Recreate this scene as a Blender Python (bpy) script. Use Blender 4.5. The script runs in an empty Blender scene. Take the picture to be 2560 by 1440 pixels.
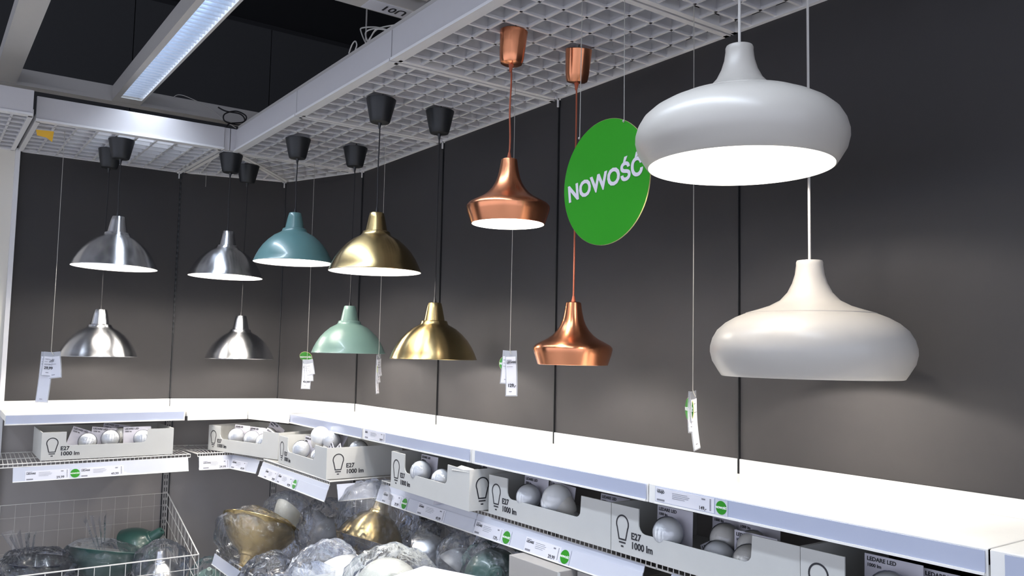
import bpy, math, random
from mathutils import Vector, Matrix, noise
R_=math.radians; PI=math.pi
random.seed(7)
S=bpy.context.scene
COL=S.collection
# ---------------------------------------------------------------- camera
FPX=2083.3
YAW,PIT,ROL=0.6229,0.0764,0.0198
CAM=Vector((0,0,1.55))
cF=Vector((math.sin(YAW)*math.cos(PIT),math.cos(YAW)*math.cos(PIT),math.sin(PIT)))
cR0=Vector((math.cos(YAW),-math.sin(YAW),0)); cU0=cR0.cross(cF)
cR=cR0*math.cos(ROL)+cU0*math.sin(ROL); cU=-cR0*math.sin(ROL)+cU0*math.cos(ROL)
cam=bpy.data.cameras.new('camera'); co=bpy.data.objects.new('camera',cam); COL.objects.link(co)
cam.sensor_width=36; cam.lens=FPX/2560*36; cam.clip_start=.02; cam.clip_end=60
m=Matrix((( cR.x,cU.x,-cF.x,CAM.x),(cR.y,cU.y,-cF.y,CAM.y),(cR.z,cU.z,-cF.z,CAM.z),(0,0,0,1)))
co.matrix_world=m; S.camera=co
def ray(x,y): return cF+cR*((x-1280)/FPX)-cU*((y-720)/FPX)
def atx(x,y,X): r=ray(x,y); return CAM+r*(X/r.x)
def aty(x,y,Y): r=ray(x,y); return CAM+r*(Y/r.y)
def atz(x,y,Z): r=ray(x,y); return CAM+r*((Z-CAM.z)/r.z)
# ---------------------------------------------------------------- world, view
w=bpy.data.worlds.new('world'); S.world=w; w.use_nodes=True
w.node_tree.nodes['Background'].inputs[0].default_value=(.78,.83,1.0,1)
w.node_tree.nodes['Background'].inputs[1].default_value=1.7
S.view_settings.view_transform='Standard'; S.view_settings.look='None'
S.view_settings.gamma=1; S.view_settings.use_curve_mapping=False; S.view_settings.exposure=0.0
LAMP_W=8.0; LAMP_COL=(1.0,.93,.84); TUBE_W=4.0; TUBE_COL=(.78,.87,1.0)
# ---------------------------------------------------------------- materials
M={}
def mat(name,col,rough=.5,metal=0,noise_amt=.06,scale=30,bump=0,bscale=60,spec=.5,aniso=0,emit=None,alpha=1,trans=0,coat=0,stretch=None):
    m=bpy.data.materials.new(name); m.use_nodes=True; nt=m.node_tree; b=nt.nodes['Principled BSDF']
    b.inputs['Base Color'].default_value=(*col,1); b.inputs['Roughness'].default_value=rough
    b.inputs['Metallic'].default_value=metal; b.inputs['Specular IOR Level'].default_value=spec
    b.inputs['Alpha'].default_value=alpha; b.inputs['Transmission Weight'].default_value=trans
    b.inputs['Coat Weight'].default_value=coat
    tc=nt.nodes.new('ShaderNodeTexCoord'); mp=nt.nodes.new('ShaderNodeMapping'); nt.links.new(tc.outputs['Object'],mp.inputs[0])
    if stretch: mp.inputs['Scale'].default_value=stretch
    if noise_amt:
        n=nt.nodes.new('ShaderNodeTexNoise'); n.inputs['Scale'].default_value=scale; n.inputs['Detail'].default_value=4
        nt.links.new(mp.outputs[0],n.inputs['Vector'])
        mx=nt.nodes.new('ShaderNodeMix'); mx.data_type='RGBA'
        mx.inputs[6].default_value=(*[c*(1-noise_amt) for c in col],1); mx.inputs[7].default_value=(*[min(1,c*(1+noise_amt)) for c in col],1)
        nt.links.new(n.outputs['Fac'],mx.inputs[0]); nt.links.new(mx.outputs[2],b.inputs['Base Color'])
    if bump:
        n2=nt.nodes.new('ShaderNodeTexNoise'); n2.inputs['Scale'].default_value=bscale; n2.inputs['Detail'].default_value=5
        nt.links.new(mp.outputs[0],n2.inputs['Vector'])
        bp=nt.nodes.new('ShaderNodeBump'); bp.inputs['Strength'].default_value=bump; bp.inputs['Distance'].default_value=.01
        nt.links.new(n2.outputs['Fac'],bp.inputs['Height']); nt.links.new(bp.outputs[0],b.inputs['Normal'])
    if aniso:
        b.inputs['Anisotropic'].default_value=aniso; b.inputs['Anisotropic Rotation'].default_value=.25
        t=nt.nodes.new('ShaderNodeTangent'); t.direction_type='RADIAL'; t.axis='Z'; nt.links.new(t.outputs[0],b.inputs['Tangent'])
    if emit: b.inputs['Emission Color'].default_value=(*emit[0],1); b.inputs['Emission Strength'].default_value=emit[1]
    M[name]=m; return m
mat('wall_dark',(.039,.037,.0385),.7,spec=.35,noise_amt=.05,scale=9)
mat('wall_lower',(.34,.315,.30),.6,noise_amt=.05,scale=9)
mat('black_void',(.02,.02,.022),.9)
mat('void_panel',(.05,.05,.052),.85)
mat('void_ceiling',(.025,.025,.028),.9)
mat('white_metal',(.72,.71,.72),.38,noise_amt=.02)
mat('slat_white',(.66,.65,.67),.45,noise_amt=.02)
mat('fascia_white',(.55,.535,.55),.42,noise_amt=.02)
mat('beam_white',(.52,.50,.48),.5,noise_amt=.03)
mat('shelf_white',(.84,.83,.80),.32,noise_amt=.015)
mat('wire_white',(.72,.70,.66),.35,noise_amt=.02)
mat('rail_plastic',(.42,.46,.59),.18,noise_amt=.03,scale=5,coat=.3)
mat('rail_clear',(.58,.60,.68),.2,noise_amt=.03,scale=5,coat=.3)
mat('label_white',(.70,.70,.76),.4,noise_amt=.01)
mat('tag_white',(.72,.72,.78),.35,noise_amt=.02)
mat('clear_sleeve',(.55,.57,.62),.15,noise_amt=0,alpha=.45,coat=.5)
mat('ink',(.02,.02,.025),.5,noise_amt=0)
mat('ink_grey',(.22,.22,.25),.5,noise_amt=0)
mat('ink_white',(.58,.54,.60),.5,noise_amt=0)
mat('ink_pure',(.85,.88,.85),.5,noise_amt=0)
mat('green_gloss',(.028,.26,.016),.22,noise_amt=.08,scale=4,coat=.25)
mat('green_edge',(.45,.42,.18),.4,noise_amt=0)
mat('floor_grey',(.30,.29,.28),.45,noise_amt=.15,scale=6)
mat('silver',(.72,.73,.76),.27,1,.03,aniso=.85)
mat('gold',(.54,.41,.20),.27,1,.04,aniso=.85)
mat('copper',(.82,.33,.17),.26,1,.04,aniso=.75)
mat('copper_cord',(.35,.085,.04),.7)
mat('teal_paint',(.10,.205,.21),.33,noise_amt=.02,coat=.2)
mat('sage_paint',(.17,.275,.24),.33,noise_amt=.02,coat=.2)
mat('lamp_white',(.48,.455,.42),.33,noise_amt=.01,spec=.5)
mat('lining',(.88,.87,.84),.55,noise_amt=0)
mat('black_plastic',(.012,.013,.015),.42,noise_amt=.1)
mat('black_cord',(.012,.011,.013),.6)
mat('white_cord',(.62,.60,.57),.5)
mat('string',(.40,.385,.35),.8)
mat('bulb_lit',(.9,.9,.88),.4,noise_amt=0,emit=((1,.95,.88),14))
mat('tube_lit',(.9,.9,.9),.4,noise_amt=0,emit=((.72,.84,1.0),14))
mat('louver',(.55,.60,.68),.22,.85,.03)
mat('carton',(.56,.56,.54),.55,noise_amt=.035,scale=14,bump=.04,bscale=25)
mat('carton_edge',(.40,.34,.27),.7)
mat('carton_grey',(.40,.38,.36),.6,noise_amt=.05,scale=8)
mat('bulb_glass',(.74,.75,.76),.10,noise_amt=.02,coat=.6)
mat('bulb_frost',(.62,.60,.56),.25,noise_amt=.02)
mat('card',(.62,.60,.66),.35,noise_amt=.03)
mat('screw',(.6,.6,.6),.3,1)
mat('yellow_tape',(.75,.42,.02),.5)
mat('blue_ink',(.05,.14,.5),.5,noise_amt=0); mat('red_ink',(.6,.04,.05),.5,noise_amt=0)
mat('dark_shade',(.02,.022,.035),.22,noise_amt=.05,coat=.4)
mat('green_shade',(.03,.085,.072),.3,noise_amt=.05,coat=.2)
mat('cream_shade',(.62,.62,.55),.4,noise_amt=.02)
mat('grey_shade',(.25,.25,.26),.35,noise_amt=.03)
mat('partition_white',(.74,.70,.62),.5,noise_amt=.02,scale=3)
def bagmat(name,tint,a,rough=.12,bs=9,st=.9):
    m=bpy.data.materials.new(name); m.use_nodes=True; nt=m.node_tree; nt.nodes.remove(nt.nodes['Principled BSDF'])
    out=nt.nodes['Material Output']; tr=nt.nodes.new('ShaderNodeBsdfTransparent'); gl=nt.nodes.new('ShaderNodeBsdfGlossy'); df=nt.nodes.new('ShaderNodeBsdfDiffuse')
    gl.inputs['Roughness'].default_value=rough; gl.inputs['Color'].default_value=(.9,.93,1,1); df.inputs['Color'].default_value=(*tint,1)
    tc=nt.nodes.new('ShaderNodeTexCoord'); n=nt.nodes.new('ShaderNodeTexNoise'); n.inputs['Scale'].default_value=bs; n.inputs['Detail'].default_value=6; n.inputs['Distortion'].default_value=1.2
    mp=nt.nodes.new('ShaderNodeMapping'); mp.inputs['Scale'].default_value=(1,.8,.4); mp.inputs['Rotation'].default_value=(.4,.6,.2); nt.links.new(tc.outputs['Object'],mp.inputs[0]); nt.links.new(mp.outputs[0],n.inputs['Vector'])
    bp=nt.nodes.new('ShaderNodeBump'); bp.inputs['Strength'].default_value=st; bp.inputs['Distance'].default_value=.05; nt.links.new(n.outputs['Fac'],bp.inputs['Height'])
    for s in (gl,df): nt.links.new(bp.outputs[0],s.inputs['Normal'])
    fr=nt.nodes.new('ShaderNodeFresnel'); fr.inputs[0].default_value=1.28; nt.links.new(bp.outputs[0],fr.inputs['Normal'])
    m1=nt.nodes.new('ShaderNodeMixShader'); m1.inputs[0].default_value=a; nt.links.new(tr.outputs[0],m1.inputs[1]); nt.links.new(df.outputs[0],m1.inputs[2])
    ma=nt.nodes.new('ShaderNodeMath'); ma.operation='MULTIPLY_ADD'; ma.inputs[1].default_value=1.0; ma.inputs[2].default_value=.025; nt.links.new(fr.outputs[0],ma.inputs[0])
    m2=nt.nodes.new('ShaderNodeMixShader'); nt.links.new(ma.outputs[0],m2.inputs[0]); nt.links.new(m1.outputs[0],m2.inputs[1]); nt.links.new(gl.outputs[0],m2.inputs[2])
    nt.links.new(m2.outputs[0],out.inputs[0]); M[name]=m
bagmat('plastic_bag',(.6,.62,.66),.045,.07,16,.55)
bagmat('blister',(.7,.7,.72),.02,.05,3,.12)
# ---------------------------------------------------------------- mesh builder
class MB:
    def __init__(s): s.v=[]; s.f=[]; s.sm=[]; s.mi=[]
    def add(s,vs,fs,T=None,sm=False,mi=0):
        b=len(s.v)
        for v in vs:
            v=Vector(v); s.v.append(T@v if T is not None else v)
        for f in fs: s.f.append([b+i for i in f]); s.sm.append(sm); s.mi.append(mi)
        return s
    def box(s,lo,hi,T=None,mi=0):
        x0,y0,z0=lo; x1,y1,z1=hi
        return s.add([(x0,y0,z0),(x1,y0,z0),(x1,y1,z0),(x0,y1,z0),(x0,y0,z1),(x1,y0,z1),(x1,y1,z1),(x0,y1,z1)],
            [(0,3,2,1),(4,5,6,7),(0,1,5,4),(1,2,6,5),(2,3,7,6),(3,0,4,7)],T,mi=mi)
    def bar(s,a,b,wd,h,T=None,up=Vector((0,0,1))):   # box along a->b: width wd sideways, h from z to z+h
        a=Vector(a); b=Vector(b); d=(b-a).normalized(); n=up.cross(d).normalized()*wd/2; u=up*h
        vs=[a-n,a+n,b+n,b-n,a-n+u,a+n+u,b+n+u,b-n+u]
        return s.add(vs,[(0,1,2,3),(7,6,5,4),(4,5,1,0),(5,6,2,1),(6,7,3,2),(7,4,0,3)],T)
    def poly(s,pts,z0,z1,T=None):
        n=len(pts); vs=[(p[0],p[1],z0) for p in pts]+[(p[0],p[1],z1) for p in pts]
        return s.add(vs,[tuple(range(n-1,-1,-1)),tuple(range(n,2*n))]+[(i,(i+1)%n,n+(i+1)%n,n+i) for i in range(n)],T)
    def front(s,pts,y0,y1,T=None):  # polygon in xz (seen from -y, counter clockwise), thickness y0(front)..y1(back)
        n=len(pts); vs=[(p[0],y0,p[1]) for p in pts]+[(p[0],y1,p[1]) for p in pts]
        return s.add(vs,[tuple(range(n)),tuple(range(2*n-1,n-1,-1))]+[((i+1)%n,i,n+i,n+(i+1)%n) for i in range(n)],T)
    def lathe(s,prof,seg=48,T=None,mi=0,cap=False):
        vs=[];fs=[];n=len(prof)
        for k in range(seg):
            a=2*PI*k/seg; c,sn=math.cos(a),math.sin(a)
            for r,z in prof: vs.append((r*c,r*sn,z))
        for k in range(seg):
            k2=(k+1)%seg
            for i in range(n-1): fs.append((k*n+i,k2*n+i,k2*n+i+1,k*n+i+1))
        s.add(vs,fs,T,True,mi)
        if cap:
            for i in (0,n-1):
                s.add([vs[k*n+i] for k in range(seg)],[tuple(range(seg))],T,False,mi)
        return s
    def tube(s,pts,r,seg=8,T=None):
        pts=[Vector(p) for p in pts]; vs=[];fs=[]; n=len(pts)
        prev=None
        for i,p in enumerate(pts):
            d=(pts[min(i+1,n-1)]-pts[max(i-1,0)]).normalized()
            u=prev if prev is not None else (Vector((0,0,1)) if abs(d.z)<.9 else Vector((1,0,0)))
            a=d.cross(u).normalized(); b=a.cross(d).normalized(); prev=b
            for k in range(seg):
                t=2*PI*k/seg; vs.append(p+a*math.cos(t)*r+b*math.sin(t)*r)
        for i in range(n-1):
            for k in range(seg):
                k2=(k+1)%seg; fs.append((i*seg+k,i*seg+k2,(i+1)*seg+k2,(i+1)*seg+k))
        s.add(vs,fs,T,True)
        s.add([vs[k] for k in range(seg)],[tuple(range(seg-1,-1,-1))],T); s.add([vs[(n-1)*seg+k] for k in range(seg)],[tuple(range(seg))],T)
        return s
    def sphere(s,r,c=(0,0,0),seg=20,rings=12,T=None,sc=(1,1,1)):
        vs=[];fs=[]
        for i in range(rings+1):
            t=PI*i/rings
            for k in range(seg):
                a=2*PI*k/seg; vs.append((c[0]+sc[0]*r*math.sin(t)*math.cos(a),c[1]+sc[1]*r*math.sin(t)*math.sin(a),c[2]+sc[2]*r*math.cos(t)))
        for i in range(rings):
            for k in range(seg):
                k2=(k+1)%seg; fs.append((i*seg+k,(i+1)*seg+k,(i+1)*seg+k2,i*seg+k2))
        return s.add(vs,fs,T,True)
    def mesh(s,name,mats):
        me=bpy.data.meshes.new(name); me.from_pydata([tuple(v) for v in s.v],[],s.f)
        for m_ in (mats if isinstance(mats,(list,tuple)) else [mats]): me.materials.append(M[m_])
        me.polygons.foreach_set('use_smooth',s.sm); me.polygons.foreach_set('material_index',s.mi); me.update()
        if any(s.sm): me.set_sharp_from_angle(angle=R_(32))
        return me
    def build(s,name,mats,parent=None,bevel=0):
        o=bpy.data.objects.new(name,s.mesh(name,mats)); COL.objects.link(o)
        if parent: o.parent=parent
        if bevel:
            b=o.modifiers.new('bevel','BEVEL'); b.width=bevel; b.segments=2; b.limit_method='ANGLE'
        return o
def tag(o,label=None,cat=None,group=None,kind=None):
    if label: o['label']=label
    if cat: o['category']=cat
    if group: o['group']=group
    if kind: o['kind']=kind
    return o
def empty(name,loc=(0,0,0),rz=0,label=None,cat=None,group=None,kind=None):
    o=bpy.data.objects.new(name,None); COL.objects.link(o); o.location=loc; o.rotation_euler=(0,0,rz); o.empty_display_size=.05
    return tag(o,label,cat,group,kind)
def link(name,me,parent,loc=(0,0,0),rot=(0,0,0)):
    o=bpy.data.objects.new(name,me); COL.objects.link(o); o.parent=parent; o.location=loc; o.rotation_euler=rot; return o
def copy_tree(o,parent=None):
    c=o.copy(); COL.objects.link(c); c.parent=parent
    for ch in list(o.children): copy_tree(ch,c)
    return c
TXT={}
def text_mesh(body,size,mt,off=0,depth=.0004,align='LEFT'):
    key=(body,size,mt,off,align)
    if key in TXT: return TXT[key]
    cu=bpy.data.curves.new('t','FONT'); cu.body=body; cu.size=size; cu.offset=off; cu.extrude=depth; cu.align_x=align; cu.resolution_u=3
    ob=bpy.data.objects.new('t',cu); COL.objects.link(ob)
    dg=bpy.context.evaluated_depsgraph_get(); me=bpy.data.meshes.new_from_object(ob.evaluated_get(dg))
    bpy.data.objects.remove(ob); me.materials.clear(); me.materials.append(M[mt]); me.name='lettering'
    TXT[key]=me; return me
def lettering(parent,body,size,mt,x,y,z,off=0,align='LEFT',rot=(PI/2,0,0),sx=1):
    o=link('lettering',text_mesh(body,size,mt,off,.0004,align),parent,(x,y,z),rot); o.scale=(sx,1,1); return o
# ---------------------------------------------------------------- layout
XW=2.070; Y0=4.3765; BAY=.9
PL=Vector((1.246,5.131,0)); PC=Vector((1.835,4.985,0)); PB=Vector((XW,Y0,0))
PE=Vector((.403,5.147,0))
ZS=1.195; ZC=2.574; ZW=.975
FM=Vector((1.577,4.723,0)); FL=Vector((1.239,4.741,0)); FR=Vector((1.680,4.352,0)); FE=Vector((.396,4.757,0))
def seg(a,b): d=b-a; return a,math.atan2(d.y,d.x),d.length
BAYS=[(Vector((XW,Y0-BAY*k,0)),-PI/2,BAY) for k in range(6)]
# ---------------------------------------------------------------- room shell
MB().box((-7,-6,-.05),(9,9,0)).build('floor','floor_grey')['kind']='structure'
MB().box((-7,-6,4.6),(9,9,4.65)).build('ceiling','void_ceiling')['kind']='structure'
# high dark wall far beyond the shelving, built of big panels
wf=empty('wall_back',(-7,7.6,0),kind='structure')
MB().box((0,.03,0),(16,.08,4.6)).build('backing','black_void',wf)
pm=MB().box((.004,0,.004),(1.196,.03,1.496)).mesh('wall_panel','void_panel')
for i in range(13):
    for j in range(3): link('wall_panel',pm,wf,(i*1.2,0,j*1.5+.05))
ws=empty('wall_side',(3.6,-3,0),kind='structure')
MB().box((0,0,0),(.05,10.6,4.6)).build('backing','black_void',ws)
# shop wall panels round the corner
def wall_seg(parent,org,rz,ln,name='wall_panel'):
    T=Matrix.Translation(org)@Matrix.Rotation(rz,4,'Z'); g=.004
    MB().box((g,0,1.236),(ln-g,.018,2.72),T).build('wall_panel','wall_dark',parent)
    MB().box((g,0,.02),(ln-g,.018,1.16),T).build('lower_wall_panel','wall_lower',parent)
    MB().box((0,.024,0),(ln,.05,2.72),T).build('backing','black_void',parent)
wr=empty('wall_right',kind='structure')
for o_,rz,ln in BAYS: wall_seg(wr,o_,rz,ln)
for k_ in range(6):
    p=BAYS[k_][0]; T_=Matrix.Translation(p)@Matrix.Rotation(-PI/2,4,'Z')
    h_=(.003,.0011,.0019,.0019,.0019,.0019)[k_]; MB().box((-h_,-.0075,1.196),(h_,.012,2.57),T_).build('seam_strip','black_plastic',wr)
wc=empty('wall_corner',kind='structure'); wall_seg(wc,*seg(PL,PC)); wall_seg(wc,*seg(PC,PB))
wl=empty('wall_left',kind='structure'); wall_seg(wl,*seg(PE,PL))
for p,a_ in ((PL,-7),(PC,-41)):
    T_=Matrix.Translation(p)@Matrix.Rotation(R_(a_),4,'Z')
    MB().box((-.002,-.004,1.246),(.002,.012,2.57),T_).build('seam_strip','black_plastic',wl)
T_=Matrix.Translation(PL)@Matrix.Rotation(R_(-7),4,'Z'); sb=MB()
for i_ in range(30): sb.box((-.004,-.0052,1.62+i_*.032),(.004,.004,1.62+i_*.032+.016),T_)
tag(sb.build('slot_row','black_plastic',wl),kind='stuff')
wp=empty('wall_far_left',(PE.x-1.2,PE.y,0),kind='structure')
MB().box((0,-.008,.0),(1.192,.03,2.585)).build('white_panel','partition_white',wp)
MB().box((1.192,-.03,.0),(1.214,.03,2.585)).build('edge_strip','white_metal',wp)
# uprights with slots between the bays
def upright(p,rz,lab):
    t=empty('wall_upright',p,rz,lab,'upright','slotted uprights between the wall bays')
    MB().box((-.021,-.004,.03),(-.015,.004,1.15)).build('edge','black_plastic',t)
    MB().box((.015,-.004,.03),(.021,.004,1.15)).build('edge','black_plastic',t)
    MB().box((-.015,-.002,.03),(.015,.004,1.15)).build('strip','carton_grey',t)
    mb=MB(); z=.06
    while z<1.14:
        for s_ in (-.006,.006): mb.box((s_-.0022,-.0028,z),(s_+.0022,-.001,z+.022))
        z+=.036
    tag(mb.build('slot_row','black_plastic',t),kind='stuff')
upright(PL+Vector((0,-.006,0)),R_(-7),'slotted metal upright below the left end of the corner shelf')
upright(PC+Vector((-.004,-.005,0)),R_(-41),'slotted metal upright in the corner behind the gold bagged shade')
for k,lb in ((0,'slotted metal upright at the right edge of the wall corner'),(1,'slotted metal upright behind the bagged shades under the right shelf'),(2,'slotted upright behind the cartons under the right shelf')):
    upright(BAYS[k][0]+Vector((-.003,0,0)),-PI/2,lb)
# ---------------------------------------------------------------- ceiling grid bays
HS=.046
def clip(poly,p,d):   # infinite line p+t d against convex polygon
    t0,t1=-99,99; n=len(poly)
    area=sum(poly[i][0]*poly[(i+1)%n][1]-poly[(i+1)%n][0]*poly[i][1] for i in range(n))
    for i in range(n):
        a=Vector(poly[i][:2]); b=Vector(poly[(i+1)%n][:2]); e=b-a; nn=Vector((-e.y,e.x))*(1 if area>0 else -1)
        den=nn.dot(d); num=nn.dot(a-p)
        if abs(den)<1e-9:
            if num>0: return None
            continue
        t=num/den
        if den>0: t0=max(t0,t)
        else: t1=min(t1,t)
    return (t0,t1) if t1-t0>.02 else None
def grid_bay(name,poly,u,lab,pu=.09,pv=.0915,start=None):
    t=empty(name,(poly[0][0],poly[0][1],ZC),0,lab,'ceiling grid','white lattice ceiling grid panels')
    o=Vector(poly[0][:2]); P=[Vector(p[:2])-o for p in poly]; n=len(P)
    c=sum(P,Vector((0,0)))/n
    for i in range(n):
        a,b=P[i],P[(i+1)%n]; e=(b-a).normalized(); nn=Vector((-e.y,e.x)); nn=nn if nn.dot(c-a)>0 else -nn
        a2=a+nn*.011+e*.004; b2=b+nn*.011-e*.004
        MB().bar((a2.x,a2.y,-.003),(b2.x,b2.y,-.003),.021,.034).build('frame_rail','white_metal',t)
    u=Vector(u).normalized(); v=Vector((-u.y,u.x))
    for d,nrm,pt in ((u,v,pv),(v,u,pu)):
        vals=[p.dot(nrm) for p in P]; lo,hi=min(vals),max(vals); s_=lo+pt
        while s_<hi-.03:
            r=clip(P,nrm*s_,d)
            if r:
                a=nrm*s_+d*(r[0]+.019); b=nrm*s_+d*(r[1]-.019)
                if (b-a).length>.02: MB().bar((a.x,a.y,.003),(b.x,b.y,.003),.0036,HS).bar((a.x,a.y,.0),(b.x,b.y,.0),.0095,.008).build('slat','slat_white',t)
            s_+=pt
    return t
XF=XW-.732; YF=4.372
def fascia(p,rz,ln,lab,up=True):
    t=empty('ceiling_fascia',p,rz,lab,'fascia','white fascia boards along the front of the ceiling grid')
    MB().box((.004,-.012,-.001),(ln-.004,.003,.112)).build('board','fascia_white',t,bevel=.0015)
    MB().box((.004,-.018,-.004),(ln-.004,.01,.006)).build('lower_lip','white_metal',t)
    if up: MB().box((.0,.012,.112),(ln,.02,.146)).build('upper_rail','beam_white',t)
for k in range(5):
    y=4.405-BAY*k
    nm=['nearest the corner','above the gold and green lamps','above the copper lamps','above the large white lamps','at the top right'][k]
    grid_bay('ceiling_grid_panel',[(XW+.006,y-.004),(XF,y-.004),(XF,y-BAY+.004),(XW+.006,y-BAY+.004)],(0,1),'white metal lattice ceiling grid bay '+nm)
    fascia((XF-.003,y,ZC),-PI/2,BAY,'white fascia board on the right grid run, bay '+nm)
grid_bay('ceiling_grid_panel',[(.406,5.150),(.406,YF),(1.262,YF),(1.25,5.150)],(1,0),'white lattice ceiling grid bay above the left silver lamps')
fascia((.403,YF-.004,ZC),-.012,.862,'white fascia board lit by the fluorescent tube, on the left grid run',False)
grid_bay('ceiling_grid_panel',[(-.50,5.150),(-.50,YF-.08),(.392,YF-.08),(.392,5.150)],(1,0),'white lattice ceiling grid bay at the far left edge')
fascia((-.51,YF-.09,ZC),0,.90,'white fascia board at the far left edge of the picture',False)
grid_bay('ceiling_grid_panel',[(1.272,4.395),(1.33,4.395),(PC.x,PC.y+.0),(1.258,5.128)],(1,-.13),'white lattice grid wedge left of the corner diagonal')
grid_bay('ceiling_grid_panel',[(1.345,4.412),(XW+.004,4.412),(PC.x+.008,PC.y)],(-.4,1),'white lattice grid wedge right of the corner diagonal')
cp=empty('corner_post',(1.297,4.372,ZC),0,'narrow white corner cap where the two fascia runs meet','fascia')
MB().box((-.032,-.014,-.002),(-.004,.004,.114)).build('cap_plate','fascia_white',cp); MB().box((.0,-.014,-.002),(.036,.006,.114)).build('cap_plate','fascia_white',cp)
for p,lb in ((PB,'small white wall bracket holding the grid where the corner meets the right wall'),(Vector((XW,Y0-.9,0)),'small white grid bracket on the wall behind the gold lamps'),(Vector((XW,Y0-1.8,0)),'small white grid bracket on the wall behind the copper lamps'),(PL,'small white grid bracket on the wall left of the corner'),(PC,'small white grid bracket at the back corner')):
    b=empty('grid_bracket',(p.x-.012,p.y-.004,ZC-.03),0,lb,'bracket','brackets under the ceiling grid')
    MB().box((-.003,-.003,-.008),(.003,.003,.03)).build('hook','white_metal',b)
    MB().box((-.012,-.003,.022),(.012,.003,.032)).build('foot','white_metal',b)
# yellow scrap on the left grid
yt=MB().add([(0,0,0),(.075,0,.004),(.07,.0,-.048),(.045,.002,-.03),(.006,.001,-.026)],[(0,1,2,3,4)]).add([(0,.002,0),(.075,.002,.004),(.07,.002,-.048),(.045,.004,-.03),(.006,.003,-.026)],[(4,3,2,1,0)]).build('yellow_scrap','yellow_tape')
yt.location=aty(90,324,4.45); tag(yt,'torn yellow scrap of tape stuck on the left ceiling grid','tape')
# ---------------------------------------------------------------- overhead beams and luminaires
bm=empty('ceiling_beam',(-1.2,4.9,2.868),0,'white overhead beam running behind the left fascia','beam')
MB().box((0,0,0),(2.95,.07,.088)).build('profile','beam_white',bm); MB().box((0,-.006,0),(2.95,.0,.02)).build('lip','beam_white',bm)
b2=empty('ceiling_beam',(.31,-1,2.868),0,'plain white overhead beam at the top left corner','beam')
MB().box((-.05,0,.0),(.05,5.88,.07)).build('profile','beam_white',b2)
b3=empty('ceiling_beam',(-1.2,2.855,2.895),0,'white cross beam with a small plate lettered U01','beam')
MB().box((0,0,0),(3.2,.105,.09)).build('profile','beam_white',b3)
MB().box((2.56,.008,-.002),(2.775,.095,.0)).build('number_plate','label_white',b3)
lt=lettering(b3,'U01',.064,'ink',2.735,.028,-.0025,.001,rot=(PI,0,PI)); 
b4=empty('ceiling_beam',(1.42,-1,2.93),0,'wide grey fixture housing above the U01 beam','beam')
MB().box((-.16,0,0),(.16,3.82,.09)).build('profile','beam_white',b4)
def luminaire(x,y0,y1,z,lab,lit=True,power=1.0,wd=.145,ye=None):
    L=y1-y0; t=empty('ceiling_luminaire',(x,y0,z),0,lab,'ceiling light','fluorescent ceiling luminaires')
    h=.075
    MB().box((-wd/2,0,0),(-wd/2+.028,L,h)).box((wd/2-.012,0,0),(wd/2,L,h)).box((-wd/2,0,h),(wd/2,L,h+.006)).build('housing','beam_white',t)
    MB().box((-wd/2+.028,0,0),(wd/2-.012,.10,.004)).build('end_plate','beam_white',t); MB().box((-wd/2+.028,L-.10,0),(wd/2-.012,L,.004)).build('end_plate','beam_white',t)
    me=MB().box((-wd/2+.03,-.001,.004),(wd/2-.014,.001,.036)).mesh('louver_blade','louver'); n=int((L-.2)/.045)
    if lit and n<110:
        for i in range(n): link('louver_blade',me,t,(0,.11+i*.045,0),(R_(14),0,0))
    MB().tube([(.008,.12,.055),(.008,L-.12,.055)],.013,10).build('tube','tube_lit' if lit else 'white_cord',t)
    if lit:
        l=bpy.data.lights.new('luminaire_light','AREA'); l.shape='RECTANGLE'; l.size=.09; Le=(ye-y0-.1) if ye else L-.25; l.size_y=Le; l.energy=TUBE_W*power*Le; l.color=TUBE_COL; l.spread=R_(115)
        lo=bpy.data.objects.new('luminaire_light',l); COL.objects.link(lo); lo.parent=t; lo.location=(.008,(.1+Le/2) if ye else L/2,-.004)
    return t
luminaire(.880,.1,4.89,2.868,'lit louvred fluorescent luminaire seen through the opening at the top left',power=1.9,ye=4.33)
for i,(x,y0,y1) in enumerate(((-.9,.2,4.2),(-2.6,-1,4.2),(-2.6,-5,-1.6),(-.6,-4.5,-.8),(1.0,-4.4,-1.2))):
    luminaire(x,y0,y1,2.9,'fluorescent luminaire over the shop floor, '+['left of the opening','far left, rear row','far left, behind the viewer','behind the viewer on the left','behind the viewer on the right'][i],power=3.4)
# cable loops on the beams
def cable(name,pts,r,mt,lab):
    P=[]
    for i in range(len(pts)-1):
        p0=Vector(pts[max(i-1,0)]);p1=Vector(pts[i]);p2=Vector(pts[i+1]);p3=Vector(pts[min(i+2,len(pts)-1)])
        for j in range(6):
            t=j/6; P.append(.5*((2*p1)+(p2-p0)*t+(2*p0-5*p1+4*p2-p3)*t*t+(3*p1-3*p2-p0+p3)*t**3))
    P.append(Vector(pts[-1]))
    return tag(MB().tube(P,r,6).build(name,mt),lab,'cable')
cable('cable_loop',[aty(x,y,4.62) for x,y in ((545,268),(565,278),(600,285),(612,300),(600,312),(575,308),(560,300),(562,285),(590,278),(615,290),(608,305),(572,310),(566,326),(578,330))],.004,'black_cord','black cable coiled at the corner of the ceiling opening')
cable('cable_loop',[aty(x,y,4.893) for x,y in ((432,245),(445,237),(470,243),(520,268),(560,300),(590,320))],.0022,'white_cord','thin white cable trailing over the beam near the luminaire')
cable('cable_loop',[atx(x,y,1.46) for x,y in ((975,77),(940,68),(905,70),(903,80),(915,107),(925,95),(945,72),(990,62),(1000,60))],.003,'white_cord','white cable looping out over the right fascia beside the U01 beam')
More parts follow.
